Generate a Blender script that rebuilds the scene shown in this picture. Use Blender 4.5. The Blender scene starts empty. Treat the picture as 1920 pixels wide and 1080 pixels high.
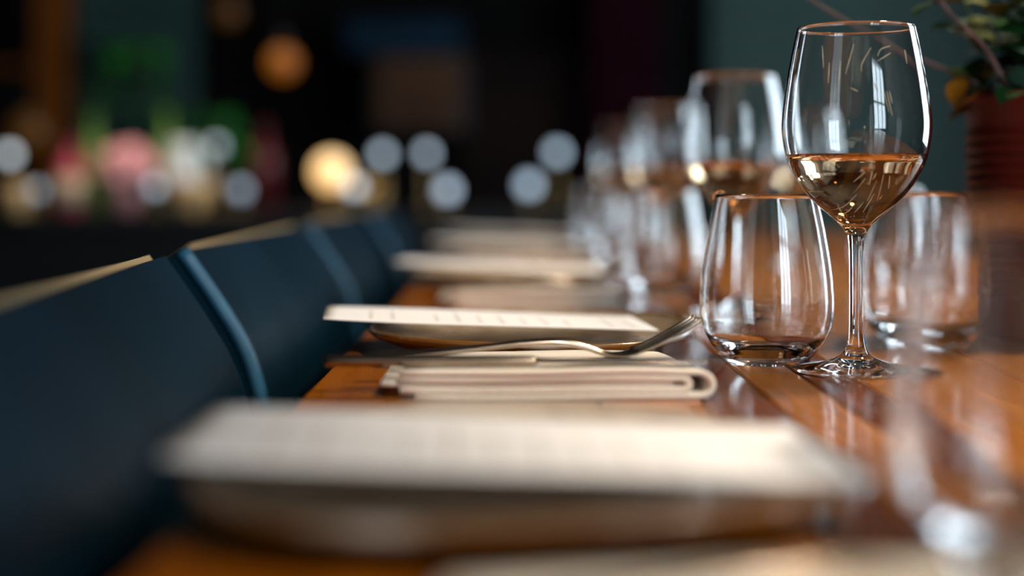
import bpy, bmesh, math, random
from math import sin, cos, pi, radians
from mathutils import Vector, Matrix
R = random.Random(7)
SC = bpy.context.scene
COL = SC.collection

# ------------------------------------------------------------------ camera, world, light, exposure
EYE = 0.863                                   # table top is 0.75
cam = bpy.data.cameras.new('camera'); camo = bpy.data.objects.new('camera', cam); COL.objects.link(camo)
camo.location = (0, 0, EYE); camo.rotation_euler = (pi/2, 0, 0)
cam.sensor_width = 36; cam.lens = 50; cam.shift_y = -200/1920
cam.clip_start = 0.02
cam.dof.use_dof = True; cam.dof.focus_distance = 0.845; cam.dof.aperture_fstop = 1.9
SC.camera = camo

w = bpy.data.worlds.new('sky'); SC.world = w; w.use_nodes = True
nt = w.node_tree; nt.nodes.clear()
out = nt.nodes.new('ShaderNodeOutputWorld'); bg = nt.nodes.new('ShaderNodeBackground')
bg.inputs['Color'].default_value = (0.72, 0.88, 1.0, 1); bg.inputs['Strength'].default_value = 11.5
nt.links.new(bg.outputs[0], out.inputs[0])

def area(name, loc, rot, sx, sy, energy=0, color=(1, 1, 1), portal=False):
    l = bpy.data.lights.new(name, 'AREA'); l.shape = 'RECTANGLE'; l.size = sx; l.size_y = sy
    l.energy = energy; l.color = color
    if portal: l.cycles.is_portal = True
    o = bpy.data.objects.new(name, l); COL.objects.link(o); o.location = loc; o.rotation_euler = rot
    return o
# room: x -3.6..2.5, y -2.4..6.2, z 0..2.9
RX, LX, BY, FY, H = 2.5, -3.6, -2.4, 6.2, 2.9
WIN_R = [(1.7, 2.9), (3.5, 4.9)]              # right wall windows, y ranges
WZ0, WZ1 = 0.55, 2.55
WIN_B = [(1.0, 2.3)]                         # window behind the camera, x range
for a, b in WIN_R:
    area('window_portal', (RX + .02, (a+b)/2, (WZ0+WZ1)/2), (0, pi/2, 0), WZ1-WZ0, b-a, portal=True)
for a, b in WIN_B:
    area('window_portal', ((a+b)/2, BY - .02, (WZ0+WZ1)/2), (pi/2, 0, 0), b-a, WZ1-WZ0, portal=True)

SC.view_settings.view_transform = 'Standard'; SC.view_settings.look = 'None'
SC.view_settings.gamma = 1; SC.view_settings.use_curve_mapping = False
SC.view_settings.exposure = 0.0
SC.cycles.max_bounces = 20; SC.cycles.transmission_bounces = 20; SC.cycles.glossy_bounces = 8; SC.cycles.diffuse_bounces = 4
SC.cycles.transparent_max_bounces = 12
SC.cycles.sample_clamp_indirect = 12; SC.cycles.blur_glossy = 0.6
SC.cycles.use_denoising = True

# ------------------------------------------------------------------ materials
def mat(name, color, rough=.5, metal=0, spec=.5, trans=0, ior=1.45, coat=0, coat_rough=.1, emit=None, estr=0, sheen=0):
    m = bpy.data.materials.new(name); m.use_nodes = True
    b = m.node_tree.nodes['Principled BSDF']
    b.inputs['Base Color'].default_value = (*color, 1)
    b.inputs['Roughness'].default_value = rough; b.inputs['Metallic'].default_value = metal
    b.inputs['Specular IOR Level'].default_value = spec
    b.inputs['Transmission Weight'].default_value = trans; b.inputs['IOR'].default_value = ior
    b.inputs['Coat Weight'].default_value = coat; b.inputs['Coat Roughness'].default_value = coat_rough
    b.inputs['Sheen Weight'].default_value = sheen
    if emit:
        b.inputs['Emission Color'].default_value = (*emit, 1); b.inputs['Emission Strength'].default_value = estr
    return m
def N(m, t, **kw):
    n = m.node_tree.nodes.new(t)
    for k, v in kw.items(): setattr(n, k, v)
    return n
def L(m, a, b): m.node_tree.links.new(a, b)
def bsdf(m): return m.node_tree.nodes['Principled BSDF']
def noise_color(m, c1, c2, scale=(1, 1, 1), ns=5, detail=4, lo=.35, hi=.65, coord='Object', bump=0, bdist=.001):
    tc = N(m, 'ShaderNodeTexCoord'); mp = N(m, 'ShaderNodeMapping'); mp.inputs['Scale'].default_value = scale
    no = N(m, 'ShaderNodeTexNoise'); no.inputs['Scale'].default_value = ns; no.inputs['Detail'].default_value = detail
    cr = N(m, 'ShaderNodeValToRGB')
    cr.color_ramp.elements[0].position = lo; cr.color_ramp.elements[1].position = hi
    cr.color_ramp.elements[0].color = (*c1, 1); cr.color_ramp.elements[1].color = (*c2, 1)
    L(m, tc.outputs[coord], mp.inputs[0]); L(m, mp.outputs[0], no.inputs['Vector'])
    L(m, no.outputs[0], cr.inputs[0]); L(m, cr.outputs[0], bsdf(m).inputs['Base Color'])
    if bump:
        bp = N(m, 'ShaderNodeBump'); bp.inputs['Strength'].default_value = bump; bp.inputs['Distance'].default_value = bdist
        L(m, no.outputs[0], bp.inputs['Height']); L(m, bp.outputs[0], bsdf(m).inputs['Normal'])
    return no, cr

def wood(name, c1, c2, rough=.3, coat=.0, ax='y', scale=9, spec=.5):
    m = mat(name, c1, rough, coat=coat, coat_rough=.12, spec=spec)
    sc = {'y': (9, .5, 9), 'x': (.5, 9, 9), 'z': (9, 9, .5)}[ax]
    no, cr = noise_color(m, c1, c2, sc, scale, 6, .3, .7)
    bp = N(m, 'ShaderNodeBump'); bp.inputs['Strength'].default_value = .12; bp.inputs['Distance'].default_value = .0006
    L(m, no.outputs[0], bp.inputs['Height']); L(m, bp.outputs[0], bsdf(m).inputs['Normal'])
    return m

GLASS = mat('clear_glass', (1, 1, 1), 0.0, trans=1, ior=1.5)
AMBER_FILL = mat('pale_amber_fill', (1.0, .69, .42), 0.0, trans=1, ior=1.34)
STEEL = mat('polished_steel', (.62, .55, .48), .22, metal=1)
noise_color(STEEL, (.50, .42, .34), (.34, .27, .21), (1, 1, 1), 40, 3, .3, .75)
PLANKS = [wood('table_wood_amber', (.42, .125, .006), (.28, .075, .004), .15, .0, spec=.28),
          wood('table_wood_brown', (.17, .040, .005), (.10, .022, .003), .15, .0, spec=.28),
          wood('table_wood_honey', (.44, .17, .035), (.32, .11, .02), .15, .0, spec=.28),
          wood('table_wood_russet', (.33, .085, .006), (.22, .05, .004), .15, .0, spec=.28)]
TABLE_DARK = wood('table_frame_wood', (.05, .025, .012), (.03, .015, .008), .5)
LEATHER = mat('navy_leather', (.012, .03, .045), .42, spec=.10)
noise_color(LEATHER, (.0011, .0155, .029), (.0007, .0095, .019), (1, 1, 1), 14, 3, .3, .7, bump=.15, bdist=.001)
CHAIRWOOD = mat('black_lacquered_wood', (.008, .012, .018), .4, spec=.3)
noise_color(CHAIRWOOD, (.005, .010, .017), (.003, .006, .010), (2, 2, .3), 20, 3)
PIPING = mat('blue_leather_piping', (.02, .06, .10), .4, spec=.4); noise_color(PIPING, (.022, .105, .19), (.016, .08, .145), (1, 1, 1), 40, 2)
CHAIRTAN = wood('warm_lit_edge', (.40, .28, .14), (.30, .20, .10), .5, spec=.2)
NAPKIN = mat('cream_linen', (.85, .76, .67), .9, sheen=.2)
noise_color(NAPKIN, (.87, .79, .71), (.82, .73, .63), (1, 1, 1), 300, 2, .3, .7, bump=.25, bdist=.0004)
POT = mat('oxblood_enamel', (.16, .018, .012), .45, spec=.25)
noise_color(POT, (.13, .014, .009), (.075, .009, .006), (1, 1, .4), 14, 4, .3, .7)
SOIL = mat('dark_soil', (.02, .012, .008), .95); noise_color(SOIL, (.03, .018, .01), (.01, .006, .004), (1, 1, 1), 90, 4)
def leafmat(name, c1, c2, rough=.4):
    m = mat(name, c1, max(rough, .55), spec=.2); noise_color(m, c1, c2, (1, 1, 1), 60, 3); return m
LEAF = [leafmat('leaf_dark_green', (.012, .05, .022), (.006, .028, .014)), leafmat('leaf_green', (.018, .09, .02), (.012, .05, .014)),
        leafmat('leaf_yellow_green', (.12, .13, .015), (.07, .09, .012))]
LEAF_Y = leafmat('leaf_autumn_yellow', (.50, .22, .015), (.35, .13, .01))
STEM = leafmat('plant_stem_mauve', (.20, .12, .12), (.13, .075, .075), .55)
STEMG = leafmat('plant_stem_green', (.10, .16, .06), (.07, .11, .04), .55)

def menu_mat():
    m = mat('menu_paper', (.86, .83, .82), .75)
    uv = N(m, 'ShaderNodeUVMap'); uv.uv_map = 'UVMap'; sp = N(m, 'ShaderNodeSeparateXYZ'); L(m, uv.outputs[0], sp.inputs[0])
    def math_(op, a, b=None):
        n = N(m, 'ShaderNodeMath'); n.operation = op
        for i, v in enumerate((a, b)):
            if v is None: continue
            if isinstance(v, (int, float)): n.inputs[i].default_value = v
            else: L(m, v, n.inputs[i])
        return n.outputs[0]
    u = math_('MULTIPLY', sp.outputs[0], 15.0); fu = math_('FRACT', u); row = math_('FLOOR', u)
    line = math_('LESS_THAN', fu, .17)
    wn = N(m, 'ShaderNodeTexWhiteNoise'); wn.noise_dimensions = '1D'; L(m, row, wn.inputs['W'])
    keep = math_('GREATER_THAN', wn.outputs[0], .35)
    cv = N(m, 'ShaderNodeCombineXYZ'); L(m, row, cv.inputs[0]); L(m, math_('MULTIPLY', sp.outputs[1], 26.0), cv.inputs[1])
    no = N(m, 'ShaderNodeTexNoise'); no.inputs['Scale'].default_value = 1.0; no.inputs['Detail'].default_value = 0; L(m, cv.outputs[0], no.inputs['Vector'])
    ink = math_('GREATER_THAN', no.outputs[0], .46)
    half = math_('MULTIPLY', math_('GREATER_THAN', sp.outputs[1], .12), math_('LESS_THAN', sp.outputs[1], math_('ADD', math_('MULTIPLY', wn.outputs[0], .5), .3)))
    a = math_('MULTIPLY', math_('MULTIPLY', line, keep), math_('MULTIPLY', ink, half))
    mx = N(m, 'ShaderNodeMix'); mx.data_type = 'RGBA'; L(m, a, mx.inputs[0])
    mx.inputs[6].default_value = (.88, .85, .86, 1); mx.inputs[7].default_value = (.55, .51, .49, 1)
    L(m, mx.outputs[2], bsdf(m).inputs['Base Color'])
    return m
MENU = menu_mat()

def glaze(name, c1, c2, ns, lo, hi, rough=.25):
    m = mat(name, c1, rough, coat=.4 if rough < .5 else 0, coat_rough=.08, spec=.5 if rough < .5 else .1)
    noise_color(m, c1, c2, (1, 1, 1), ns, 5, lo, hi, bump=.1, bdist=.0005); return m
GL_TOP = glaze('oatmeal_glaze', (.42, .33, .24), (.28, .20, .13), 55, .45, .62)
GL_RIM = glaze('amber_rim_glaze', (.19, .08, .016), (.50, .45, .40), 14, .50, .64)
GL_UND = glaze('speckled_brown_underglaze', (.030, .013, .005), (.16, .135, .125), 30, .55, .70, .6)

# ------------------------------------------------------------------ object helpers
def link(name, me, m=None, parent=None, smooth=True):
    o = bpy.data.objects.new(name, me); COL.objects.link(o)
    if m is not None:
        for mm in (m if isinstance(m, (list, tuple)) else [m]): me.materials.append(mm)
    if parent is not None: o.parent = parent
    if smooth:
        me.polygons.foreach_set('use_smooth', [True]*len(me.polygons))
    me.update()
    return o
def mesh(verts, faces):
    me = bpy.data.meshes.new('mesh'); me.from_pydata([tuple(v) for v in verts], [], faces); me.update(); return me
def obj(name, vf, m=None, parent=None, smooth=True):
    return link(name, mesh(*vf), m, parent, smooth)
def empty(name, loc=(0, 0, 0), rz=0):
    o = bpy.data.objects.new(name, None); COL.objects.link(o); o.location = loc; o.rotation_euler = (0, 0, rz)
    o.empty_display_size = .05; return o
def tag(o, label, cat, group=None, kind=None):
    o['label'] = label; o['category'] = cat
    if group: o['group'] = group
    if kind: o['kind'] = kind
    return o
def structure(o):
    o['kind'] = 'structure'; return o
def copy_tree(o, parent=None):
    c = o.copy(); COL.objects.link(c); c.parent = parent
    for ch in list(o.children): copy_tree(ch, c)
    return c

def box_vf(x0, x1, y0, y1, z0, z1):
    v = [(x0, y0, z0), (x1, y0, z0), (x1, y1, z0), (x0, y1, z0), (x0, y0, z1), (x1, y0, z1), (x1, y1, z1), (x0, y1, z1)]
    return v, [(3, 2, 1, 0), (4, 5, 6, 7), (0, 1, 5, 4), (1, 2, 6, 5), (2, 3, 7, 6), (3, 0, 4, 7)]
def bevel_box(name, x0, x1, y0, y1, z0, z1, bev, m, parent=None, seg=2):
    bm = bmesh.new(); v, f = box_vf(x0, x1, y0, y1, z0, z1)
    bv = [bm.verts.new(p) for p in v]; [bm.faces.new([bv[i] for i in q]) for q in f]
    bmesh.ops.bevel(bm, geom=bm.edges[:], offset=bev, segments=seg, affect='EDGES', profile=.6)
    me = bpy.data.meshes.new('mesh'); bm.to_mesh(me); bm.free()
    return link(name, me, m, parent, smooth=False)
def join_vf(*parts):
    V, F = [], []
    for v, f in parts:
        n = len(V); V += list(v); F += [tuple(i+n for i in q) for q in f]
    return V, F
def crom(pts, n=6):
    """Catmull-Rom through points of any dimension"""
    P = [Vector(p) for p in pts]; res = []
    for i in range(len(P)-1):
        p0 = P[max(i-1, 0)]; p1 = P[i]; p2 = P[i+1]; p3 = P[min(i+2, len(P)-1)]
        for k in range(n):
            t = k/n
            res.append(.5*((2*p1)+(p2-p0)*t+(2*p0-5*p1+4*p2-p3)*t*t+(3*p1-p0-3*p2+p3)*t*t*t))
    res.append(P[-1]); return res
def lathe(prof, n=64, closed=False):
    V, F = [], []; idx = []
    for r, z in prof:
        if r < 1e-6: idx.append([len(V)]); V.append((0, 0, z))
        else:
            idx.append(list(range(len(V), len(V)+n)))
            V += [(r*cos(2*pi*k/n), r*sin(2*pi*k/n), z) for k in range(n)]
    pairs = list(zip(idx, idx[1:])) + ([(idx[-1], idx[0])] if closed else [])
    for a, b in pairs:
        if len(a) == 1 and len(b) == 1: continue
        for k in range(n):
            j = (k+1) % n
            if len(a) == 1: F.append((a[0], b[j], b[k]))
            elif len(b) == 1: F.append((a[k], a[j], b[0]))
            else: F.append((a[k], a[j], b[j], b[k]))
    return V, F
def loft(rings, cap=True, close=False):
    n = len(rings[0]); V = [p for r in rings for p in r]; F = []
    m = len(rings)
    for i in range(m if close else m-1):
        a = i*n; b = ((i+1) % m)*n
        for k in range(n):
            j = (k+1) % n; F.append((a+k, a+j, b+j, b+k))
    if cap and not close: F.append(tuple(range(n-1, -1, -1))); F.append(tuple((m-1)*n+k for k in range(n)))
    return V, F
def tube(pts, rad, n=8):
    P = [Vector(p) for p in pts]; rings = []
    for i, p in enumerate(P):
        t = (P[min(i+1, len(P)-1)]-P[max(i-1, 0)]).normalized()
        a = t.orthogonal().normalized() if i == 0 else (rings_a - t*rings_a.dot(t)).normalized()
        rings_a = a; b = t.cross(a)
        r = rad[i] if isinstance(rad, (list, tuple)) else rad
        rings.append([p+a*r*cos(2*pi*k/n)+b*r*sin(2*pi*k/n) for k in range(n)])
    return loft(rings)
def ribbon(path, th, y0, y1, ny=8, fn=None):
    """closed strip of thickness th along an x-z path, extruded over y"""
    P = [Vector((p[0], p[1])) for p in path]; up, dn = [], []
    for i, p in enumerate(P):
        t = (P[min(i+1, len(P)-1)]-P[max(i-1, 0)]).normalized(); nn = Vector((-t.y, t.x))
        up.append(p+nn*th/2); dn.append(p-nn*th/2)
    ring = up + dn[::-1]; rings = []
    for k in range(ny+1):
        y = y0+(y1-y0)*k/ny
        rr = []
        for q in ring:
            x, z = q.x, q.y; yy = y
            if fn: x, yy, z = fn(x, y, z)
            rr.append((x, yy, z))
        rings.append(rr)
    V, F = loft(rings, cap=False)
    n = len(up)                                         # end caps as quads along the strip
    for base, flip in ((0, False), (ny*2*n, True)):
        for i in range(n-1):
            q = (base+i, base+i+1, base+2*n-2-i, base+2*n-1-i)
            F.append(q if flip else q[::-1])
    return V, F
def sheet(fn, nu, nv, th):
    """thin solid sheet from fn(u,v)->Vector, with UVs"""
    top = [[fn(i/nu, j/nv) for j in range(nv+1)] for i in range(nu+1)]
    V, F, U = [], [], []
    W = nv+1
    for i in range(nu+1):
        for j in range(nv+1): V.append(top[i][j]); U.append((i/nu, j/nv))
    off = len(V)
    for i in range(nu+1):
        for j in range(nv+1): V.append(top[i][j]-Vector((0, 0, th))); U.append((i/nu, j/nv))
    for i in range(nu):
        for j in range(nv):
            a, b, c, d = i*W+j, (i+1)*W+j, (i+1)*W+j+1, i*W+j+1
            F.append((a, b, c, d)); F.append((off+d, off+c, off+b, off+a))
    per = [i*W for i in range(nu)] + [nu*W+j for j in range(nv)] + [i*W+nv for i in range(nu, 0, -1)] + [j for j in range(nv, 0, -1)]
    for k in range(len(per)):
        a, b = per[k], per[(k+1) % len(per)]; F.append((b, a, off+a, off+b))
    me = mesh(V, F); uvl = me.uv_layers.new(name='UVMap')
    for lp in me.loops: uvl.data[lp.index].uv = U[lp.vertex_index]
    return me
def face_slots(o, fn):
    for p in o.data.polygons: p.material_index = fn(p)

# ------------------------------------------------------------------ the room
FLOORM = wood('floor_wood', (.035, .02, .012), (.02, .012, .008), .6)
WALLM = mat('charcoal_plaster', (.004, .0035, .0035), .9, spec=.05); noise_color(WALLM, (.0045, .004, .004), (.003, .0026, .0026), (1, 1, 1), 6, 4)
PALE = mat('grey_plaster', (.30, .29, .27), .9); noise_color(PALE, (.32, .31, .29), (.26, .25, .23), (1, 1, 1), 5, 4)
CEIL = mat('dark_ceiling_paint', (.05, .045, .04), .9); noise_color(CEIL, (.055, .05, .045), (.04, .036, .03), (1, 1, 1), 5, 4)
BOARD = mat('bottle_green_board', (.03, .07, .06), .6, spec=.2); noise_color(BOARD, (.034, .068, .06), (.02, .045, .04), (.6, 3, 6), 6, 4)
FRAMEM = mat('black_window_frame', (.012, .012, .013), .4); noise_color(FRAMEM, (.014, .014, .015), (.009, .009, .01), (1, 1, 1), 30, 2)

structure(obj('floor', box_vf(LX-.2, RX+.2, BY-.2, FY+.2, -.1, 0), FLOORM, smooth=False))
structure(obj('ceiling', box_vf(LX-.2, RX+.2, BY-.2, FY+.2, H, H+.1), CEIL, smooth=False))
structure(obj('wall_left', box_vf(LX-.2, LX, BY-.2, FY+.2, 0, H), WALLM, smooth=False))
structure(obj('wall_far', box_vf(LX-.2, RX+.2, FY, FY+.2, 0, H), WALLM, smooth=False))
def holed_wall(name, axis, pos, lo, hi, wins, m):
    """wall on a plane with window openings, made of solid pieces"""
    t = .2 if pos > 0 else -.2
    cuts = []; prev = lo
    for a, b in wins:
        cuts.append((prev, a, 0, H)); cuts.append((a, b, 0, WZ0)); cuts.append((a, b, WZ1, H)); prev = b
    cuts.append((prev, hi, 0, H)); vs = []
    for a, b, z0, z1 in cuts:
        p0, p1 = min(pos, pos+t), max(pos, pos+t)
        vs.append(box_vf(p0, p1, a, b, z0, z1) if axis == 'x' else box_vf(a, b, p0, p1, z0, z1))
    return structure(obj(name, join_vf(*vs), m, smooth=False))
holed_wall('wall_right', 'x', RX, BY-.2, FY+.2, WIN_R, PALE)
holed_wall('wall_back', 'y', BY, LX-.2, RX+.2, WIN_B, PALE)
wn = 0
PANE = mat('window_pane_glass', (1, 1, 1), 0, trans=1, ior=1.02)
def window(axis, pos, a, b):
    global wn; wn += 1
    t = .05
    def bx(u0, u1, z0, z1, d0=-.03, d1=.03):
        return box_vf(pos+d0, pos+d1, u0, u1, z0, z1) if axis == 'x' else box_vf(u0, u1, pos+d0, pos+d1, z0, z1)
    w = structure(obj('window_%d' % wn, join_vf(bx(a, a+t, WZ0, WZ1), bx(b-t, b, WZ0, WZ1), bx(a+t, b-t, WZ0, WZ0+t), bx(a+t, b-t, WZ1-t, WZ1)), FRAMEM, smooth=False))
    n = 3
    for k in range(1, n):
        u = a+(b-a)*k/n; obj('mullion', bx(u-.02, u+.02, WZ0+t, WZ1-t), FRAMEM, w, False)
    z = WZ0+(WZ1-WZ0)*.68
    obj('transom', bx(a+t, b-t, z-.02, z+.02, -.028, .028), FRAMEM, w, False)
    obj('sill', bx(a-.04, b+.04, WZ0-.03, WZ0-.001, -.07 if pos > 0 else -.03, .03 if pos > 0 else .07), FRAMEM, w, False)
for a, b in WIN_R: window('x', RX+.1, a, b)
for a, b in WIN_B: window('y', BY-.1, a, b)
# far wall cladding: bottle-green boards, single pieces of the wall
def cladding(name, x0, x1, z0, z1, y, m, ph=.095):
    root = structure(obj(name, box_vf(x0, x1, y+.02, y+.04, z0, z1), FRAMEM, smooth=False))
    n = int((z1-z0)/ph); base = None
    for k in range(n):
        if base is None:
            base = bevel_box('board', x0, x1, -.012, .012, 0, ph-.012, .003, m, root, 1); b = base
        else:
            b = base.copy(); COL.objects.link(b); b.parent = root
        b.location = (0, y+R.uniform(-.003, .003), z0+k*ph)
    return root
cladding('trim_1', .86, 2.48, .5, 2.2, FY-.07, BOARD)
cladding('trim_2', -1.88, -1.36, .5, 2.2, FY-.07, BOARD)

# ------------------------------------------------------------------ the long table
TZ = .75
table = empty('dining_table', (.34, 1.4, 0))
tag(table, 'long dining table with glossy amber wood plank top laid with place settings', 'table')
px = -.11; i = 0
widths = [.085, .07, .053, .036, .034, .030, .09, .075, .088, .07, .085, .075, .07]
order = [0, 3, 0, 1, 2, 1, 2, 2, 2, 3, 0, 2, 0]
for k, wd in enumerate(widths):
    p = bevel_box('plank', px-.34+.0004, px+wd-.34-.0004, -1.9, 1.85, TZ-.035, TZ, .0012, PLANKS[order[k]], table, 1)
    px += wd
TW = px
bevel_box('apron', -.11+.06-.34, TW-.06-.34, -1.8, 1.75, TZ-.11, TZ-.036, .003, TABLE_DARK, table)
for sx in (-.11+.09, TW-.13):
    for sy in (-.35, 3.1):
        bevel_box('leg', sx-.04-.34, sx+.04-.34, sy-.04-1.4, sy+.04-1.4, 0, TZ-.111, .004, TABLE_DARK, table)

# ------------------------------------------------------------------ chairs
def make_chair():
    """faces +x; local origin on the floor, below the front of the backrest"""
    c = empty('dining_chair')
    W = .241; TH = .044
    front = crom([(-.0535, .815), (-.0285, .7785), (-.009, .744), (.003, .704), (.004, .690)], 4)   # inner face of the backrest, x z
    def normal(i):
        t = (front[min(i+1, len(front)-1)]-front[max(i-1, 0)]).normalized(); return Vector((t.y, -t.x))
    mid = [(p[0]+normal(i)[0]*TH/2, p[1]+normal(i)[1]*TH/2) for i, p in enumerate(front)]
    bk = obj('backrest', ribbon(mid, TH, -W, W, 10), LEATHER, c, smooth=False)
    dirv = (front[0]-front[1]).normalized(); n0 = Vector((mid[0][0], mid[0][1]))
    capp = [n0+dirv*.0004, n0+dirv*.003, n0+dirv*.0055]
    obj('top_edge', ribbon([tuple(q) for q in capp], TH-.010, -W+.052, W-.014, 4), CHAIRTAN, c, smooth=False)  # tan cap stands in for warm light along the backrest top
    obj('piping', tube([(p[0]+.001, -W+.001, p[1]) for p in front], .0050, 8), PIPING, c)
    for s in (-1, 1):
        y = s*(W-.05)
        lp = [(-.060, .74), (-.046, .70), (-.044, .62), (-.05, .45), (-.075, .2), (-.105, 0)]
        obj('rear_leg', ribbon(crom(lp, 4), .026, y-.015, y+.015, 1), CHAIRWOOD, c, smooth=False)
        y = s*(W-.035); obj('front_leg', loft([[(.35-r, y-r, z), (.35+r, y-r, z), (.35+r, y+r, z), (.35-r, y+r, z)] for z, r in ((0, .013), (.389, .02))]), CHAIRWOOD, c, False)
    bevel_box('seat', -.03, .39, -W, W, .43, .475, .012, LEATHER, c, 3)
    bevel_box('seat_rail', -.028, .375, -W+.01, W-.01, .39, .4295, .003, CHAIRWOOD, c)
    return c
ch = make_chair()
CH = [(-.149, .632, -4.0, 'dark navy chair nearest the camera with warm-lit tan top edge of its backrest'),
      (-.175, 1.265, 0, 'second dark navy chair along the table, its backrest catching blue daylight'),
      (-.175, 1.841, -.5, 'third navy chair along the table, seen beyond the two nearer chairs'),
      (-.172, 2.43, -1, 'last navy chair at the far end of the table, almost lost in the dark')]
for k, (x, y, a, lb) in enumerate(CH):
    o = ch if k == 0 else copy_tree(ch)
    o.location = (x, y, 0); o.rotation_euler = (0, 0, radians(-a)); tag(o, lb, 'chair', 'chairs along the left side of the table')
    if k == 0: o.scale = (1, 1.18, 1)

# ------------------------------------------------------------------ glasses
WPROF = [(.0835, .0066), (.0862, .0085), (.0909, .0135), (.1034, .0272), (.1159, .0359), (.1284, .0412), (.1457, .0436), (.1657, .0417), (.1845, .0386), (.2041, .0345)]
def wine_outer():
    foot = crom([(.0368, .0008), (.0371, .0016), (.0362, .0024), (.028, .0036), (.018, .0058), (.0105, .0088), (.0066, .0128), (.0050, .018), (.0044, .026), (.0042, .045), (.0043, .065), (.0047, .076), (.0055, .0808)], 4)
    bowl = crom([(r, z) for z, r in WPROF], 6)
    return foot + bowl
def r_at(z, off=0):
    for (z0, r0), (z1, r1) in zip(WPROF, WPROF[1:]):
        if z0 <= z <= z1: return r0+(r1-r0)*(z-z0)/(z1-z0)+off
    return WPROF[-1][1]+off
def wine_inner():
    pts = [(r-.0011 if z > .1 else r-.0011-(.1-z)*.08, z+.0004) for z, r in WPROF[3:]]
    pts = [(0, .0895), (.004, .0899), (.0095, .0926), (.0165, .0968)] + pts[:-1] + [(WPROF[-1][1]-.0009, WPROF[-1][0])]
    return crom(pts, 6)
def make_wine(n=72):
    o_, i_ = wine_outer(), wine_inner()
    prof = [(0, .0012), (.018, .0012), (.034, .0004)] + [(p[0], p[1]) for p in o_]
    t = WPROF[-1]
    prof += [(t[1]-.0003, t[0]+.0005), (t[1]-.0007, t[0]+.0004)] + [(max(p[0], 0), p[1]) for p in i_[::-1]]
    return obj('wine_glass', lathe(prof, n), GLASS)
def make_amber_fill(n=72):
    lv = .1290
    i_ = [(p[0], p[1]) for p in wine_inner() if p[1] < lv]
    prof = [(0, .0893)] + [(r+.0002, z-.0002) for r, z in i_ if r > .001] + [(r_at(lv)-.0009, lv), (r_at(lv)-.0016, lv-.0006), (0, lv-.0007)]
    return lathe(prof, n)
SPROF = [(.0, .0245), (.0018, .0262), (.0086, .0318), (.0155, .0361), (.0245, .0392), (.0347, .0404), (.0470, .0400), (.0608, .0386), (.0836, .0349), (.1042, .0306)]
SPROF = [(z, r*1.03 if z > .008 else r) for z, r in SPROF]
def make_stemless(n=72):
    o_ = crom([(r, z) for z, r in SPROF], 6)
    ip = [(0, .0062), (.012, .0063), (.021, .0072), (.0268, .0102)] + [(r-.0013, z) for z, r in SPROF[3:]]
    i_ = crom(ip, 6); t = SPROF[-1]
    prof = [(0, .0012), (.018, .001), (.0235, 0)] + [(p[0], p[1]) for p in o_] + [(t[1]-.0004, t[0]+.0006), (t[1]-.0009, t[0]+.0005)] + [(max(p[0], 0), p[1]) for p in i_[::-1]]
    return obj('tumbler', lathe(prof, n), GLASS)

# ------------------------------------------------------------------ plate, menu, napkin, cutlery
def make_plate():
    n = 96; A = .112
    def rad(t):
        c, s = abs(cos(t)), abs(sin(t)); q = 2.7
        return A/((c**q+s**q)**(1/q))*(1+.02*sin(2*t+.6)+.018*sin(3*t+1.0)+.006*sin(5*t))
    prof = [(0, .001, 0), (.50, .001, 0), (.52, 0, 0), (.57, 0, 0), (.60, .0016, 0), (.76, .0042, 0), (.90, .0088, 1), (.975, .0124, 1), (.995, .0142, 1), (1.0, .0158, 1), (.993, .0171, 1), (.975, .0168, 1), (.955, .0150, 1),
            (.90, .0106, 2), (.82, .0072, 2), (.66, .0058, 2), (.4, .0056, 2), (0, .0056, 2)]
    V, F, S = [], [], []; idx = []
    for s, z, sl in prof:
        if s == 0: idx.append([len(V)]); V.append((0, 0, z)); continue
        idx.append(list(range(len(V), len(V)+n)))
        for k in range(n):
            t = 2*pi*k/n; r = rad(t)*s if s > .6 else (rad(t)*.35+A*.62)*s
            dz = (.0012*sin(2*t+.5)+.0008*sin(3*t+2))*max(0, (s-.6)/.4)
            V.append((r*cos(t)*.965, r*sin(t)*1.04, z+dz))
    for q, (a, b) in enumerate(zip(idx, idx[1:])):
        for k in range(n):
            j = (k+1) % n
            if len(a) == 1: F.append((a[0], b[j], b[k]))
            elif len(b) == 1: F.append((a[k], a[j], b[0]))
            else: F.append((a[k], a[j], b[j], b[k]))
            S.append(prof[q+1][2])
    me = mesh(V, F); o = link('dinner_plate', me, [GL_UND, GL_RIM, GL_TOP])
    me.polygons.foreach_set('material_index', S); return o

def make_menu():
    Lm, Wm = .218, .106
    def f(u, v):
        x = u*Lm; y = (v-.5)*Wm
        # rests on the rim at the left, dips to the well at the right; corner curl at the near left
        z = .0246 - .0094*u**.95
        z += .0012*(1-u)**3*cos(pi*(v-.2)) + .0010*sin(u*5+.6)*(v-.5)
        return Vector((x, y, z))
    return link('menu_card', sheet(f, 28, 10, .0006), MENU)

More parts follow.
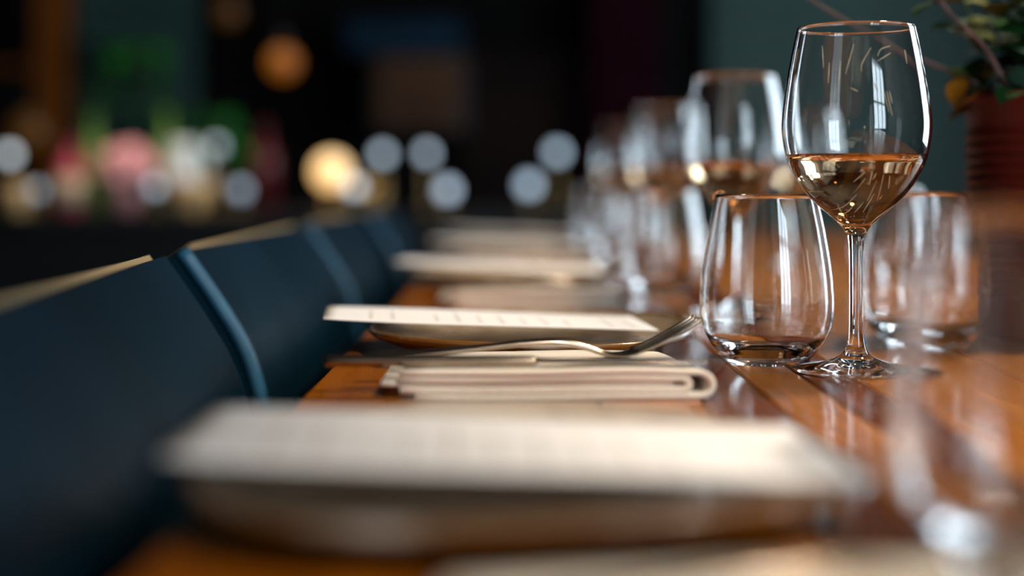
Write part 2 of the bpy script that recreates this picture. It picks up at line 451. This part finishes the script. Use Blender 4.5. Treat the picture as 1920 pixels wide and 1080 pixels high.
def make_napkin():
    W = .108
    def fn(x, y, z):
        k = y/W
        sk = (.004*sin(x*30+1)*(k-.3))
        z2 = z*(1-.20*k) if z > .001 else z
        z2 += .0006*sin(x*42)*min(1, z/.01)*(1-.4*k)
        return x+.006*k*(1 if x < 0 else -1)*(z/.012)-.004*k, y+sk, max(z2, .0001)
    def U(cx, cz, r, n=10): return [(cx+r*sin(pi*k/n)*1.05, cz-r*cos(pi*k/n)) for k in range(n+1)]
    out_ = [(-.062+.0145*k, .0015) for k in range(10)] + U(.086, .0078, .0063) + [(.0785-.0148*k, .0141+.0003*sin(k)) for k in range(11)]
    o = obj('napkin', ribbon(out_, .0026, 0, W, 10, fn), NAPKIN)
    inn = [(-.070+.0139*k, .0047) for k in range(11)] + U(.077, .0078, .0031) + [(.066-.0137*k, .0108) for k in range(11)]
    obj('inner_fold', ribbon(inn, .0035, .001, W-.001, 10, fn), NAPKIN, o)
    mid = [(-.080+.0152*k, .0078) for k in range(11)]
    obj('loose_hem', ribbon(mid, .0022, .003, W-.003, 10, fn), NAPKIN, o)
    return o

def sec(x, y, z, w, h, n=12):
    return [(x, y+w/2*cos(2*pi*k/n), z+h/2*sin(2*pi*k/n)) for k in range(n)]
def make_fork():
    """along +x from handle end; flat in y; z up"""
    Lf = .186
    S = [(0, .0040, .0010, .0020), (.002, .0085, .0008, .0036), (.010, .0128, .0006, .0042), (.03, .0138, .0012, .0040), (.055, .0122, .0034, .0038), (.085, .0098, .0066, .0038), (.108, .0082, .0074, .0040), (.122, .0068, .0048, .0040), (.131, .0074, .0018, .0038), (.137, .0124, .0004, .0030), (.144, .0205, .0006, .0026), (.150, .0238, .0020, .0024)]
    P = crom(S, 4)
    rings = [sec(p[0], 0, p[2]+.0015, p[1], p[3]) for p in P]
    f = obj('fork', loft(rings), STEEL)
    tz = [(.149, .0018), (.158, .0055), (.168, .0105), (.178, .0162), (Lf, .0208)]
    for k in range(4):
        y0 = (k-1.5)*.0063
        pts = crom([(x, y0*(1+.04*i), z+.0015, (.0041, .0037, .0034, .003, .0012)[i]) for i, (x, z) in enumerate(tz)], 3)
        obj('tine', loft([sec(p[0], p[1], p[2], p[3], .0026, 8) for p in pts]), STEEL, f)
    return f
def make_knife():
    S = [(0, .004, .002), (.0015, .0090, .0050), (.006, .0130, .0064), (.03, .0126, .0066), (.07, .0108, .0062), (.10, .0092, .0058), (.113, .0080, .0050)]
    k = obj('dinner_knife', loft([sec(p[0], 0, .003, p[1], p[2]) for p in crom(S, 4)]), STEEL)
    B = [(.112, .0070, .0040), (.118, .0125, .0022), (.135, .0165, .0017), (.175, .0175, .0016), (.198, .0145, .0014), (.212, .0070, .0011), (.2165, .0012, .0008)]
    obj('blade', loft([sec(p[0], (.0165-p[1])*.28, .003, p[1], p[2]) for p in crom(B, 4)]), STEEL, k)
    return k

wine0, tumb0, plate0, menu0, nap0, fork0, knife0 = make_wine(), make_stemless(), make_plate(), make_menu(), make_napkin(), make_fork(), make_knife()
used = set()
STREAK = mat('painted_reflection', (.95, .80, .56), .5); noise_color(STREAK, (.97, .84, .60), (.9, .72, .46), (1, 1, 1), 80, 2)  # pale colour standing for light reflected in the glass
obj('amber_fill', make_amber_fill(), AMBER_FILL, wine0)  # tinted fill added to give the bowl its amber lower half
def put(proto, loc, rz, label, cat, group, rx=0, ry=0):
    o = proto if proto.name not in used else copy_tree(proto)
    used.add(o.name)
    o.location = loc; o.rotation_euler = (rx, ry, rz); tag(o, label, cat, group); return o
ORD = ['blurred nearest place setting', 'sharp second place setting', 'third place setting', 'fourth place setting', 'farthest place setting']
#        plate y, x, rot | menu dx dy rot | napkin y rot
SET = [dict(py=.508, px=.0, pr=96, mx=-.109, my=.484, mr=2.5, nx=.062, ny=.262, nr=7),
       dict(py=.964, px=.012, pr=0, mx=-.126, my=.963, mr=5.5, nx=.012, ny=.735, nr=1.2),
       dict(py=1.54, px=-.004, pr=25, mx=-.122, my=1.535, mr=-3, nx=.014, ny=1.265, nr=0),
       dict(py=2.07, px=.0, pr=50, mx=-.12, my=2.07, mr=2, nx=.01, ny=1.80, nr=1),
       dict(py=2.60, px=.0, pr=80, mx=-.12, my=2.60, mr=-2, nx=.01, ny=2.33, nr=-1)]
ORDER = [1, 0, 2, 3, 4]
for k in ORDER:
    s = SET[k]; at = ORD[k]
    put(plate0, (s['px'], s['py'], TZ), radians(s['pr']), 'rustic speckled stoneware plate with amber rim, in the '+at, 'plate', 'stoneware plates')
    put(menu0, (s['mx'], s['my'], TZ+(.004, 0, .0035, .0035, .002)[k]), radians(s['mr']), 'white printed menu card lying across the plate of the '+at, 'menu', 'menu cards')
    put(nap0, (s['nx'], s['ny'], TZ), radians(s['nr']), 'folded cream linen napkin in the '+at, 'napkin', 'folded napkins')
    c, sn = cos(radians(s['nr'])), sin(radians(s['nr']))
    def P(x, y, z): return (s['nx']+x*c-y*sn, s['ny']+x*sn+y*c, TZ+z)
    put(fork0, P(-.092, .050, .0153), radians(s['nr']+4), 'steel fork with raised tines on the napkin of the '+at, 'fork', 'forks on napkins', ry=radians(.4))
    put(knife0, P(-.112, .014, .0158), radians(s['nr']+1), 'steel table knife on the near edge of the napkin, '+at, 'knife', 'knives on napkins', ry=radians(.3))
GLS = [(.2044, .845, .1594, .891, 'sharp second place setting'), (.218, .385, .156, .422, 'blurred nearest place setting'),
       (.193, 1.235, .150, 1.42, 'third place setting'), (.185, 1.74, .150, 1.96, 'fourth place setting'), (.175, 2.27, .150, 2.49, 'farthest place setting')]
for wx, wy, tx, ty, at in GLS:
    wg = put(wine0, (wx, wy, TZ), R.uniform(0, 6) if at[0] != 's' else 0, 'clear stemmed wine glass of the '+at, 'wine glass', 'wine glasses along the table')
    put(tumb0, (tx, ty, TZ), R.uniform(0, 6), 'clear stemless water glass of the '+at, 'water glass', 'water glasses along the table')
# light reflections on the sharp wine glass, modelled as thin pale tubes (offsets across the bowl and heights, in mm)
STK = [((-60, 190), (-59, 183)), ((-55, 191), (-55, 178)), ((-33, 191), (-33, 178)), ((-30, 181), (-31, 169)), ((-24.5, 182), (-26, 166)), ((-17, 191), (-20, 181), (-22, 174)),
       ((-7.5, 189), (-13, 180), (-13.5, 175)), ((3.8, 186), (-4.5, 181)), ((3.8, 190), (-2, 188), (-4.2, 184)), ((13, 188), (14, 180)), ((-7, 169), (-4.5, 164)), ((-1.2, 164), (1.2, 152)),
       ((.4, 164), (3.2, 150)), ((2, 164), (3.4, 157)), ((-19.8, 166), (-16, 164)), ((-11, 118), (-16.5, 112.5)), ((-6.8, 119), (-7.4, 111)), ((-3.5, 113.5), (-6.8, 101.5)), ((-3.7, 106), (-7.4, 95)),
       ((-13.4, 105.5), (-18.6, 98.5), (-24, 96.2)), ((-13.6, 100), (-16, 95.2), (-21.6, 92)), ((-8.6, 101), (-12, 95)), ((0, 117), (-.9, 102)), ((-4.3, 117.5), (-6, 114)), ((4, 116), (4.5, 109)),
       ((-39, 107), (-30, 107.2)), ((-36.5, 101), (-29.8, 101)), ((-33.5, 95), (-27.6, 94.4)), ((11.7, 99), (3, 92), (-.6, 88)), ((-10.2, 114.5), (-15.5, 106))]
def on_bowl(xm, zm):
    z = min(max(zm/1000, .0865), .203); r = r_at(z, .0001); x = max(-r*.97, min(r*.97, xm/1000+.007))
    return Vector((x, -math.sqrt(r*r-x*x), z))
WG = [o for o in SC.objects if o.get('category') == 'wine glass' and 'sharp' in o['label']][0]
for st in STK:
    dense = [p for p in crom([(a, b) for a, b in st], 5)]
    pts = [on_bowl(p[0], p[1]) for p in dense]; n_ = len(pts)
    obj('reflection_streak', tube(pts, [.00030*(1-.6*abs(2*i_/(n_-1)-1)) for i_ in range(n_)], 5), STREAK, WG)
put(tumb0, (.286, .995, TZ), .4, 'clear stemless water glass between tall wine glass and red plant pot', 'water glass', 'water glasses along the table')
put(tumb0, (.43, 1.62, TZ), 1.4, 'clear stemless water glass further back beside the red plant pot', 'water glass', 'water glasses along the table')
put(wine0, (.40, 1.95, TZ), 1.4, 'clear stemmed wine glass behind the red plant pot', 'wine glass', 'wine glasses along the table')

# ------------------------------------------------------------------ potted plant
def make_plant():
    p = empty('potted_plant', (.392, 1.03, TZ)); tag(p, 'leafy green plant in ribbed oxblood red metal pot on the table', 'plant')
    r0, h = .0615, .176
    prof = [(0, 0), (.055, 0), (.058, .002)]
    prof += [(.0582, .004), (.0585, .030)]
    z = .030; k = 0
    while z < .150:
        prof += [(.0582+.00004*k, z), (.0608+.00004*k, z+.0024), (.0608+.00004*k, z+.0048), (.0582+.00004*k, z+.0066)]; z += .0080; k += 1
    prof += [(.0600, .152), (.0602, .170), (.0622, .172), (.0622, .176), (.0596, .176), (.0585, .160), (0, .158)]
    obj('pot', lathe(prof, 72), POT, p)
    obj('soil', lathe([(.0583, .161), (.045, .166), (.02, .169), (0, .170)], 32), SOIL, p)
    # leaf: pointed oval, folded along the midrib
    V, F = [], []
    ws = [0.0, .55, .9, 1.0, .82, .45, 0.0]
    for i, wv in enumerate(ws):
        x = i/6; b = -.18*x*x
        V += [(x, -wv*.36, b+.10*wv), (x, 0, b), (x, wv*.36, b+.10*wv)]
    for i in range(6):
        a = i*3; F += [(a, a+3, a+4, a+1), (a+1, a+4, a+5, a+2)]
    lm = []
    for m in LEAF+[LEAF_Y]:
        me = mesh(V, F); me.materials.append(m); me.polygons.foreach_set('use_smooth', [True]*len(me.polygons)); lm.append(me)
    rr = random.Random(3)
    def leaf(pos, dirv, size, roll, mi):
        o = bpy.data.objects.new('leaf', lm[mi]); COL.objects.link(o); o.parent = p
        d = Vector(dirv).normalized(); up = Vector((rr.uniform(-.4, .4), rr.uniform(-.7, .2), 1)); y = up.cross(d).normalized(); zz = d.cross(y)
        M = Matrix((d, y, zz)).transposed().to_4x4()
        o.matrix_local = Matrix.Translation(pos) @ M @ Matrix.Rotation(roll, 4, 'X') @ Matrix.Scale(size, 4)
    # upright leafy shoots
    for s in range(13):
        a = rr.uniform(0, 2*pi); r = rr.uniform(.005, .04)
        base = Vector((r*cos(a), r*sin(a), .166)); lean = Vector((cos(a), sin(a), 0))*rr.uniform(.01, .05)
        hh = rr.uniform(.07, .15); tip = base+lean+Vector((0, 0, hh))
        pts = [base.lerp(tip, t)+lean*.4*(t*t-t) for t in (0, .33, .66, 1)]
        obj('stem', tube(crom(pts, 3), .0011, 6), STEMG, p)
        n = int(hh/.017)
        for q in range(n):
            t = (q+.6)/n; pos = base.lerp(tip, t)
            for sd in (0, 1):
                b = q*2.4+sd*pi+a
                dv = Vector((cos(b), sin(b), rr.uniform(-.2, .5)))
                leaf(pos, dv, rr.uniform(.024, .038)*(1.1-.25*t), rr.uniform(-.4, .4), rr.choice([0, 0, 0, 1, 1, 2] if q > 1 else [0, 0, 1]))
    # low leaves that spill over the rim, some turned yellow
    for a, zz, sz, mi in ((3.3, .176, .03, 3), (3.0, .168, .026, 3), (3.9, .178, .03, 1), (4.4, .178, .034, 1), (4.9, .18, .03, 0), (3.6, .185, .034, 0), (5.4, .18, .03, 1)):
        leaf(Vector((.05*cos(a), .05*sin(a), zz)), (cos(a), sin(a), -.25), sz, .1, mi)
    # bare twigs arching to the left
    t1 = crom([(-.035, -.02, .165), (-.058, -.03, .205), (-.085, -.03, .232), (-.105, -.035, .262), (-.122, -.04, .30)], 5)
    obj('twig', tube(t1, [.0019-.0007*i/len(t1) for i in range(len(t1))], 8), STEM, p)
    t2 = crom([(-.03, .0, .168), (-.06, .0, .186), (-.095, .01, .203), (-.135, .02, .225), (-.175, .03, .252)], 5)
    obj('twig', tube(t2, [.0017-.0008*i/len(t2) for i in range(len(t2))], 8), STEM, p)
    leaf(Vector((-.066, -.001, .189)), (-.3, -.2, -.6), .024, 0, 3); leaf(Vector((-.06, -.001, .187)), (-.8, -.2, .4), .02, 0, 2)
    leaf(Vector((-.09, -.03, .24)), (-.6, -.3, -.2), .03, 0, 0); leaf(Vector((-.072, -.03, .22)), (-.9, -.3, .1), .03, 0, 0); leaf(Vector((-.1, -.034, .255)), (.9, -.3, .4), .03, 0, 0)
make_plant()

# ------------------------------------------------------------------ dark counter at the back with its bottles, lamps and glasses
CY, CZ = 4.8, .76
COUNTER = mat('black_counter_paint', (.006, .006, .007), .6); noise_color(COUNTER, (.007, .007, .008), (.004, .004, .005), (1, 1, 1), 20, 2)
def X(p, y=CY): return (p-960)/2667*y
ct = empty('back_counter', (-.8, CY+.1, 0)); tag(ct, 'long black counter along the back of the room holding bottles and glasses', 'counter')
bevel_box('worktop', -1.55, 1.4, -.30, .35, CZ-.04, CZ, .004, COUNTER, ct)
bevel_box('front_panel', -1.5, 1.35, -.26, .30, 0, CZ-.041, .004, COUNTER, ct)
# ------------------------------------------------------------------ things on and above the counter
AMBER = mat('amber_lamp_glass', (.12, .04, .006), .3, emit=(1.0, .29, .008), estr=.25)
GLOW = mat('warm_globe_glass', (.9, .8, .6), .3, emit=(1.0, .56, .18), estr=1.7)
DIMAMB = mat('dim_amber_glass', (.06, .025, .004), .3, emit=(1.0, .36, .012), estr=.04)
BRASS = mat('aged_brass', (.35, .22, .09), .35, metal=1)
CERAM = mat('white_glazed_ceramic', (.8, .82, .82), .3); noise_color(CERAM, (.84, .86, .86), (.76, .78, .78), (1, 1, 1), 20, 2)
CREAM = mat('cream_ceramic', (.72, .56, .36), .4); noise_color(CREAM, (.74, .44, .19), (.62, .35, .14), (1, 1, 1), 20, 2)
bsdf(NAPKIN).inputs['Subsurface Weight'].default_value = .25; bsdf(NAPKIN).inputs['Subsurface Radius'].default_value = (1, .3, .15); bsdf(NAPKIN).inputs['Subsurface Scale'].default_value = .003
PINK = mat('pink_petal', (.85, .30, .30), .7); noise_color(PINK, (.92, .46, .44), (.82, .32, .33), (1, 1, 1), 50, 3)
REDP = mat('raspberry_lacquer', (.75, .10, .16), .4)
BOTG = mat('green_bottle_glass', (.25, .45, .08), .15, trans=.3)
BOTR = mat('dark_red_bottle_glass', (.10, .012, .015), .2)
LINER = mat('blush_label_paper', (.75, .62, .42), .7)
RUST = wood('orange_stained_post', (.20, .05, .004), (.12, .03, .003), .6, spec=.15, ax='z')
COPPER = mat('bronze_cabinet_door', (.10, .05, .028), .6, spec=.15); noise_color(COPPER, (.085, .036, .014), (.045, .018, .009), (1, 1, 1), 3, 3)
SLATE = mat('slate_blue_panel', (.02, .055, .085), .7, spec=.1); noise_color(SLATE, (.006, .024, .042), (.004, .016, .03), (1, 1, 1), 4, 3)
UMBER = mat('umber_panel', (.022, .013, .012), .8, spec=.05); noise_color(UMBER, (.012, .006, .005), (.005, .003, .003), (1, 1, 1), 2.5, 3)
MAROON = mat('maroon_curtain_cloth', (.06, .008, .018), .9, spec=.05); noise_color(MAROON, (.026, .003, .008), (.012, .002, .005), (1, 1, 1), 20, 2)
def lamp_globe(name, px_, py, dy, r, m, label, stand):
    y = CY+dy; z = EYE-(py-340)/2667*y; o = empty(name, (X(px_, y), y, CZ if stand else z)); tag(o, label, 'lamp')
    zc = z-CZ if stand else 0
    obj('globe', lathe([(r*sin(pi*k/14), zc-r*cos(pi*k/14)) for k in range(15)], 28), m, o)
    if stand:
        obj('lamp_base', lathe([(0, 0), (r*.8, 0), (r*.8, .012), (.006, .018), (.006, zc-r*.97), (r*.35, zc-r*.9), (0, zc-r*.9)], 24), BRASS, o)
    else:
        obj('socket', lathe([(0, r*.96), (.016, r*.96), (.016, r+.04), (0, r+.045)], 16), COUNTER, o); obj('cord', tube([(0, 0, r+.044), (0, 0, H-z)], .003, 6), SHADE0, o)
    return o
COOL = mat('pale_blue_glint', (.8, .85, .9), .3, emit=(.62, .80, 1.0), estr=1.15)  # glow colours for the stand-in glints, no real lamps
COOLW = mat('white_glint', (.8, .85, .85), .3, emit=(.85, .95, 1.0), estr=1.5)
COOLD = mat('dim_blue_glint', (.8, .85, .9), .3, emit=(.45, .70, 1.0), estr=.42)
SHADE0 = mat('black_cord', (.01, .01, .01), .5)
lamp_globe('table_lamp', 622, 322, .12, .058, GLOW, 'glowing warm globe lamp on the back counter', True)
lamp_globe('pendant_globe', 531, 117, .2, .050, AMBER, 'orange glowing globe pendant hanging over the back counter', False)
for q_, (px_, y_) in enumerate(((531, 4.9), (250, 4.75))):      # unseen lamps added above the picture to brighten the counter things
    o_ = empty('counter_fill_lamp', (X(px_, y_), y_-.35, 1.95)); tag(o_, ('left' if q_ else 'right')+' added unseen downlight above the back counter', 'lamp', 'added downlights above the back counter')
    obj('fill_lamp_shade', lathe([(.02, .10), (.04, .09), (.07, 0), (.068, 0), (.036, .085), (.016, .095)], 28), COUNTER, o_)
    obj('cord', tube([(0, 0, .095), (0, 0, H-1.95)], .003, 6), SHADE0, o_)
    l_ = bpy.data.lights.new('fill_downlight', 'SPOT'); l_.energy = 26; l_.color = (1, .86, .68); l_.spot_size = radians(80); l_.spot_blend = .5; l_.shadow_soft_size = .04
    k_ = bpy.data.objects.new('fill_downlight', l_); COL.objects.link(k_); k_.parent = o_; k_.location = (0, 0, .01); k_.rotation_euler = (radians(18), 0, 0)
lamp_globe('pendant_globe', 428, 22, .5, .045, DIMAMB, 'dim amber globe pendant at the top of the picture', False)
lamp_globe('pendant_globe', 55, 245, .55, .07, DIMAMB, 'dim amber globe low beside the orange post', False)
for px_, py_, m_, r_, lb in ((18, 290, COOLW, .022, 'added white globe for a glint at the left edge of the picture'), (68, 358, COOLD, .02, 'added dim blue globe for a glint below the left edge one'),
        (290, 350, COOL, .018, 'added pale globe for a glint in front of the pink bouquet'), (405, 275, COOLD, .022, 'added dim greenish white globe for a glint right of the white jug'),
        (450, 357, COOLD, .024, 'added blue globe for a glint right of the cream bowl'), (664, 350, COOLW, .022, 'added white globe for a glint touching the warm globe lamp'),
        (717, 290, COOL, .022, 'upper pale blue globe added for a glint, first right of the warm lamp'), (800, 288, COOL, .021, 'upper pale blue globe added for a glint, second right of the warm lamp'),
        (838, 356, COOL, .026, 'lower pale blue globe added for a glint left of the dark gap'), (991, 347, COOL, .026, 'lower pale blue globe added for a glint right of the dark gap'), (1044, 286, COOL, .024, 'upper pale blue globe added for a glint at the right end of the counter')):
    g_ = lamp_globe('glint_globe', px_, py_, -.16 if py_ > 330 else -.02, r_, m_, lb, True); g_['group'] = 'added globes for glass glints on the back counter'  # glowing globes added to stand in for daylight glints off glassware
def standing(name, px_, dy, prof, m, label, cat, n=28):
    y = CY+dy; o = obj(name, lathe(prof, n), m); o.location = (X(px_, y), y, CZ); tag(o, label, cat); return o
def bottle(px_, dy, h, r, m, label, lab=None):
    o = standing('bottle', px_, dy, [(0, 0), (r, 0), (r, h*.58), (r*.9, h*.66), (r*.36, h*.78), (r*.34, h*.97), (r*.42, h*.97), (r*.42, h), (0, h)], m, label, 'bottle')
    if lab: obj('label_band', lathe([(r+.0005, h*.15), (r+.0012, h*.15), (r+.0012, h*.5), (r+.0005, h*.5)], 28), lab, o)
    return o
b = bottle(132, .0, .235, .046, REDP, 'raspberry pink bottle with pale band on the back counter', LINER)
bottle(175, .2, .34, .035, BOTG, 'yellow-green bottle left of the pink bouquet')
bottle(312, .2, .34, .038, BOTG, 'yellow-green bottle behind the white jug')
bottle(495, .15, .30, .045, BOTR, 'dark red bottle standing between jug and glowing lamp')
jug = standing('jug', 340, .05, [(0, 0), (.036, 0), (.052, .03), (.056, .09), (.044, .16), (.040, .20), (.048, .235), (.046, .236), (.037, .20), (.041, .16), (.05, .09), (.046, .03), (0, .012)], CERAM, 'white ceramic jug between pink bouquet and cream bowl', 'jug')
obj('handle', tube(crom([(.040, 0, .21), (.075, 0, .20), (.088, 0, .15), (.075, 0, .09), (.054, 0, .075)], 5), .007, 8), CERAM, jug)
standing('bowl', 356, -.13, [(0, 0), (.035, 0), (.036, .01), (.065, .05), (.078, .105), (.075, .106), (.06, .055), (.03, .018), (0, .016)], CREAM, 'cream ceramic bowl in front of the white jug', 'bowl')
standing('tumbler_cup', 30, -.24, [(0, 0), (.032, 0), (.04, .095), (.037, .095), (.03, .01), (0, .01)], CREAM, 'cream cup at the left end of the back counter', 'cup')
standing('tumbler_cup', 700, .22, [(0, 0), (.04, 0), (.052, .10), (.049, .10), (.037, .01), (0, .01)], BRASS, 'bronze cup right of the glowing lamp', 'cup')
bq = empty('flower_bouquet', (X(238), CY-.02, CZ)); tag(bq, 'round pink flower bouquet in a white vase on the back counter', 'flowers')
obj('vase', lathe([(0, 0), (.035, 0), (.05, .03), (.046, .07), (.036, .085), (.033, .085), (.042, .07), (.045, .03), (0, .01)], 28), PINK, bq)
fr = random.Random(5); base = None
for k in range(16):
    th = 2*pi*k*.381966; u = 1-1.35*(k+.5)/16; rr_ = math.sqrt(max(0, 1-u*u))
    prof = [(.026*sin(pi*q/8)*(1+.12*cos(q*2.2)), -.022*cos(pi*q/8)) for q in range(9)]
    if base is None: base = obj('blossom', lathe([(max(r_, 0)*1.2, z_*1.2) for r_, z_ in prof], 14), PINK, bq); f = base
    else: f = base.copy(); COL.objects.link(f); f.parent = bq
    f.location = (.078*rr_*cos(th), .078*rr_*sin(th), .14+.07*u)
for k in range(5):
    a_ = k*1.25; obj('stem', tube([(.012*cos(a_), .012*sin(a_), .03), (.04*cos(a_), .04*sin(a_), .12)], .0025, 5), STEMG, bq)
# trailing green plants on the far wall beside the post
VG = [leafmat('fern_green', (.03, .26, .035), (.015, .14, .02)), leafmat('bright_fern_green', (.05, .36, .03), (.02, .2, .02))]
V_, F_ = [], []
for i_, wv in enumerate([0, .7, 1, .8, 0]):
    x_ = i_/4; V_ += [(x_, -wv*.3, -.25*x_*x_), (x_, 0, -.25*x_*x_+.05*wv), (x_, wv*.3, -.25*x_*x_)]
for i_ in range(4):
    a_ = i_*3; F_ += [(a_, a_+3, a_+4, a_+1), (a_+1, a_+4, a_+5, a_+2)]
VL = []
for m in VG:
    me = mesh(V_, F_); me.materials.append(m); VL.append(me)
def hanging(px_, y, ztop, n, drop, rad, label, seed):
    q = random.Random(seed); o = empty('trailing_plant', (X(px_, y), y, ztop)); tag(o, label, 'plant')
    obj('planter', lathe([(0, -.06), (.05, -.06), (.075, .05), (.07, .05), (.045, -.05), (0, -.05)], 24), COUNTER, o)
    obj('bracket', box_vf(-.08, .08, -.08, FY-.05-y, -.075, -.061), FRAMEM, o, False)
    for k in range(9):
        a = k*.7; d = drop*q.uniform(.6, 1)
        pts = crom([(.03*cos(a), .03*sin(a), .05), (rad*.8*cos(a), rad*.8*sin(a)-.02, .09), (rad*cos(a), rad*sin(a)*.7-.03, -.05), (rad*1.1*cos(a)+q.uniform(-.04, .04), rad*.7*sin(a)-.03, -d)], 5)
        obj('vine', tube(pts, .0025, 5), STEMG, o)
        for j in range(n):
            p = pts[2+int((len(pts)-3)*j/n)]; lf = bpy.data.objects.new('leaf', VL[q.random() < .4]); COL.objects.link(lf); lf.parent = o
            lf.matrix_local = Matrix.Translation(p) @ Matrix.Rotation(q.uniform(0, 6.3), 4, 'Z') @ Matrix.Rotation(q.uniform(-.2, .9), 4, 'Y') @ Matrix.Scale(q.uniform(.06, .1), 4)
hanging(255, 5.95, 1.36, 9, .36, .13, 'bushy green trailing plant against the green boards', 2)
hanging(402, 5.75, 1.05, 5, .12, .10, 'small green plant low behind the jug', 4)
post = bevel_box('post', -1.97, -1.86, 5.86, 6.0, 0, H, .004, RUST); tag(post, 'upright orange-stained timber post left of the green boards', 'post')
bev = empty('wall_shelf', (-2.4, 6.0, 0)); tag(bev, 'dark wooden wall shelf left of the orange post', 'shelf')
for z_ in (1.02, 1.32): bevel_box('shelf_board', -.40, .42, -.14, .19, z_, z_+.03, .003, RUST if z_ > 1.2 else COUNTER, bev)
for x_ in (-.3, .3): bevel_box('shelf_bracket', x_-.012, x_+.012, -.10, .19, .96, 1.319, .002, COUNTER, bev)
cab = empty('wall_cabinet', (X(785, 5.9), 6.0, 0)); tag(cab, 'wall cabinet with bronze door below a slate blue panel', 'cabinet')
bevel_box('carcass', -.20, .20, -.10, .19, 1.07, 1.39, .004, COUNTER, cab)
bevel_box('cabinet_door', -.17, .17, -.122, -.101, 1.09, 1.37, .004, COPPER, cab)
bevel_box('top_panel', -.30, .17, -.12, .19, 1.40, 1.53, .004, SLATE, cab)
structure(bevel_box('trim_3', X(860, 6.1), X(1125, 6.1), FY-.06, FY-.001, .2, 1.42, .004, UMBER))
cu = []
for k in range(33):
    x_ = .32+.30*k/32; cu.append((x_, 6.02+.018*sin(k*1.55)))
cv, cf = [], []
for (x_, y_) in cu: cv += [(x_, y_, .05), (x_, y_, H-.05), (x_, y_+.004, .05), (x_, y_+.004, H-.05)]
for k in range(32):
    a_ = k*4; cf += [(a_, a_+4, a_+5, a_+1), (a_+2, a_+3, a_+7, a_+6), (a_+1, a_+5, a_+7, a_+3), (a_, a_+2, a_+6, a_+4)]
cf += [(0, 1, 3, 2), (128, 130, 131, 129)]
cur = obj('curtain', (cv, cf), MAROON); tag(cur, 'maroon curtain hanging in folds on the far wall', 'curtain')
obj('curtain_rod', tube([(.26, 6.03, H-.045), (.68, 6.03, H-.045)], .012, 10), BRASS, cur)

# ------------------------------------------------------------------ unseen pendant lamps added to warm and brighten the table (above the picture)
SHADE = mat('black_fill_lamp_enamel', (.01, .01, .01), .35); FILL_BULB = mat('warm_fill_bulb', (1, .8, .5), .3, emit=(1, .62, .28), estr=30)
def pendant(x, y, z, label, watts):  # builds one added unseen pendant lamp
    p = empty('fill_pendant', (x, y, z)); tag(p, label, 'lamp', 'added pendant lamps over the dining table')
    obj('fill_lamp_shade', lathe([(.02, .15), (.03, .14), (.10, .03), (.13, -.02), (.128, -.021), (.098, .027), (.028, .135), (.018, .146)], 40), SHADE, p)
    obj('cord', tube([(0, 0, .145), (0, 0, H-z)], .003, 6), SHADE, p)
    obj('fill_bulb', lathe([(0, -.02), (.02, -.012), (.028, .008), (.022, .03), (.012, .05), (.012, .075), (0, .075)], 20), FILL_BULB, p)
    l = bpy.data.lights.new('pendant_fill', 'SPOT'); l.energy = watts; l.color = (1, .84, .62); l.shadow_soft_size = .05; l.spot_size = radians(92); l.spot_blend = .5
    lo = bpy.data.objects.new('pendant_fill', l); COL.objects.link(lo); lo.parent = p; lo.location = (0, 0, -.03)
pendant(.58, -.12, 1.80, 'added unseen pendant lamp over the near end of the table', 66)
pendant(.58, 1.12, 1.80, 'added unseen pendant lamp over the middle of the table', 46)
pendant(.58, 2.12, 1.80, 'added unseen pendant lamp over the far half of the table', 44)

# unseen spotlight added behind the camera as front light on the second setting
def spotlight(loc, aim, watts, deg, label):  # builds the added unseen front-fill spotlight
    p = empty('fill_spotlight', loc); tag(p, label, 'lamp')
    d = (Vector(aim)-Vector(loc)).normalized(); q = d.to_track_quat('-Z', 'Y')
    h = obj('fill_housing', lathe([(0, .12), (.035, .12), (.045, .10), (.05, -.03), (.046, -.03), (.040, .03), (0, .03)], 28), SHADE, p)
    h.rotation_euler = q.to_euler()
    obj('stem', tube([(0, 0, .11), (0, 0, H-loc[2])], .008, 8), SHADE, p)
    l = bpy.data.lights.new('fill_beam', 'SPOT'); l.energy = watts; l.color = (1, .86, .70); l.shadow_soft_size = .035; l.spot_size = radians(deg); l.spot_blend = .5
    lo = bpy.data.objects.new('fill_beam', l); COL.objects.link(lo); lo.parent = p; lo.rotation_euler = q.to_euler(); lo.location = d*.02
spotlight((.75, -1.0, 2.5), (.16, 1.02, TZ), 165, 23, 'added front-fill spotlight behind the camera aimed at the table')
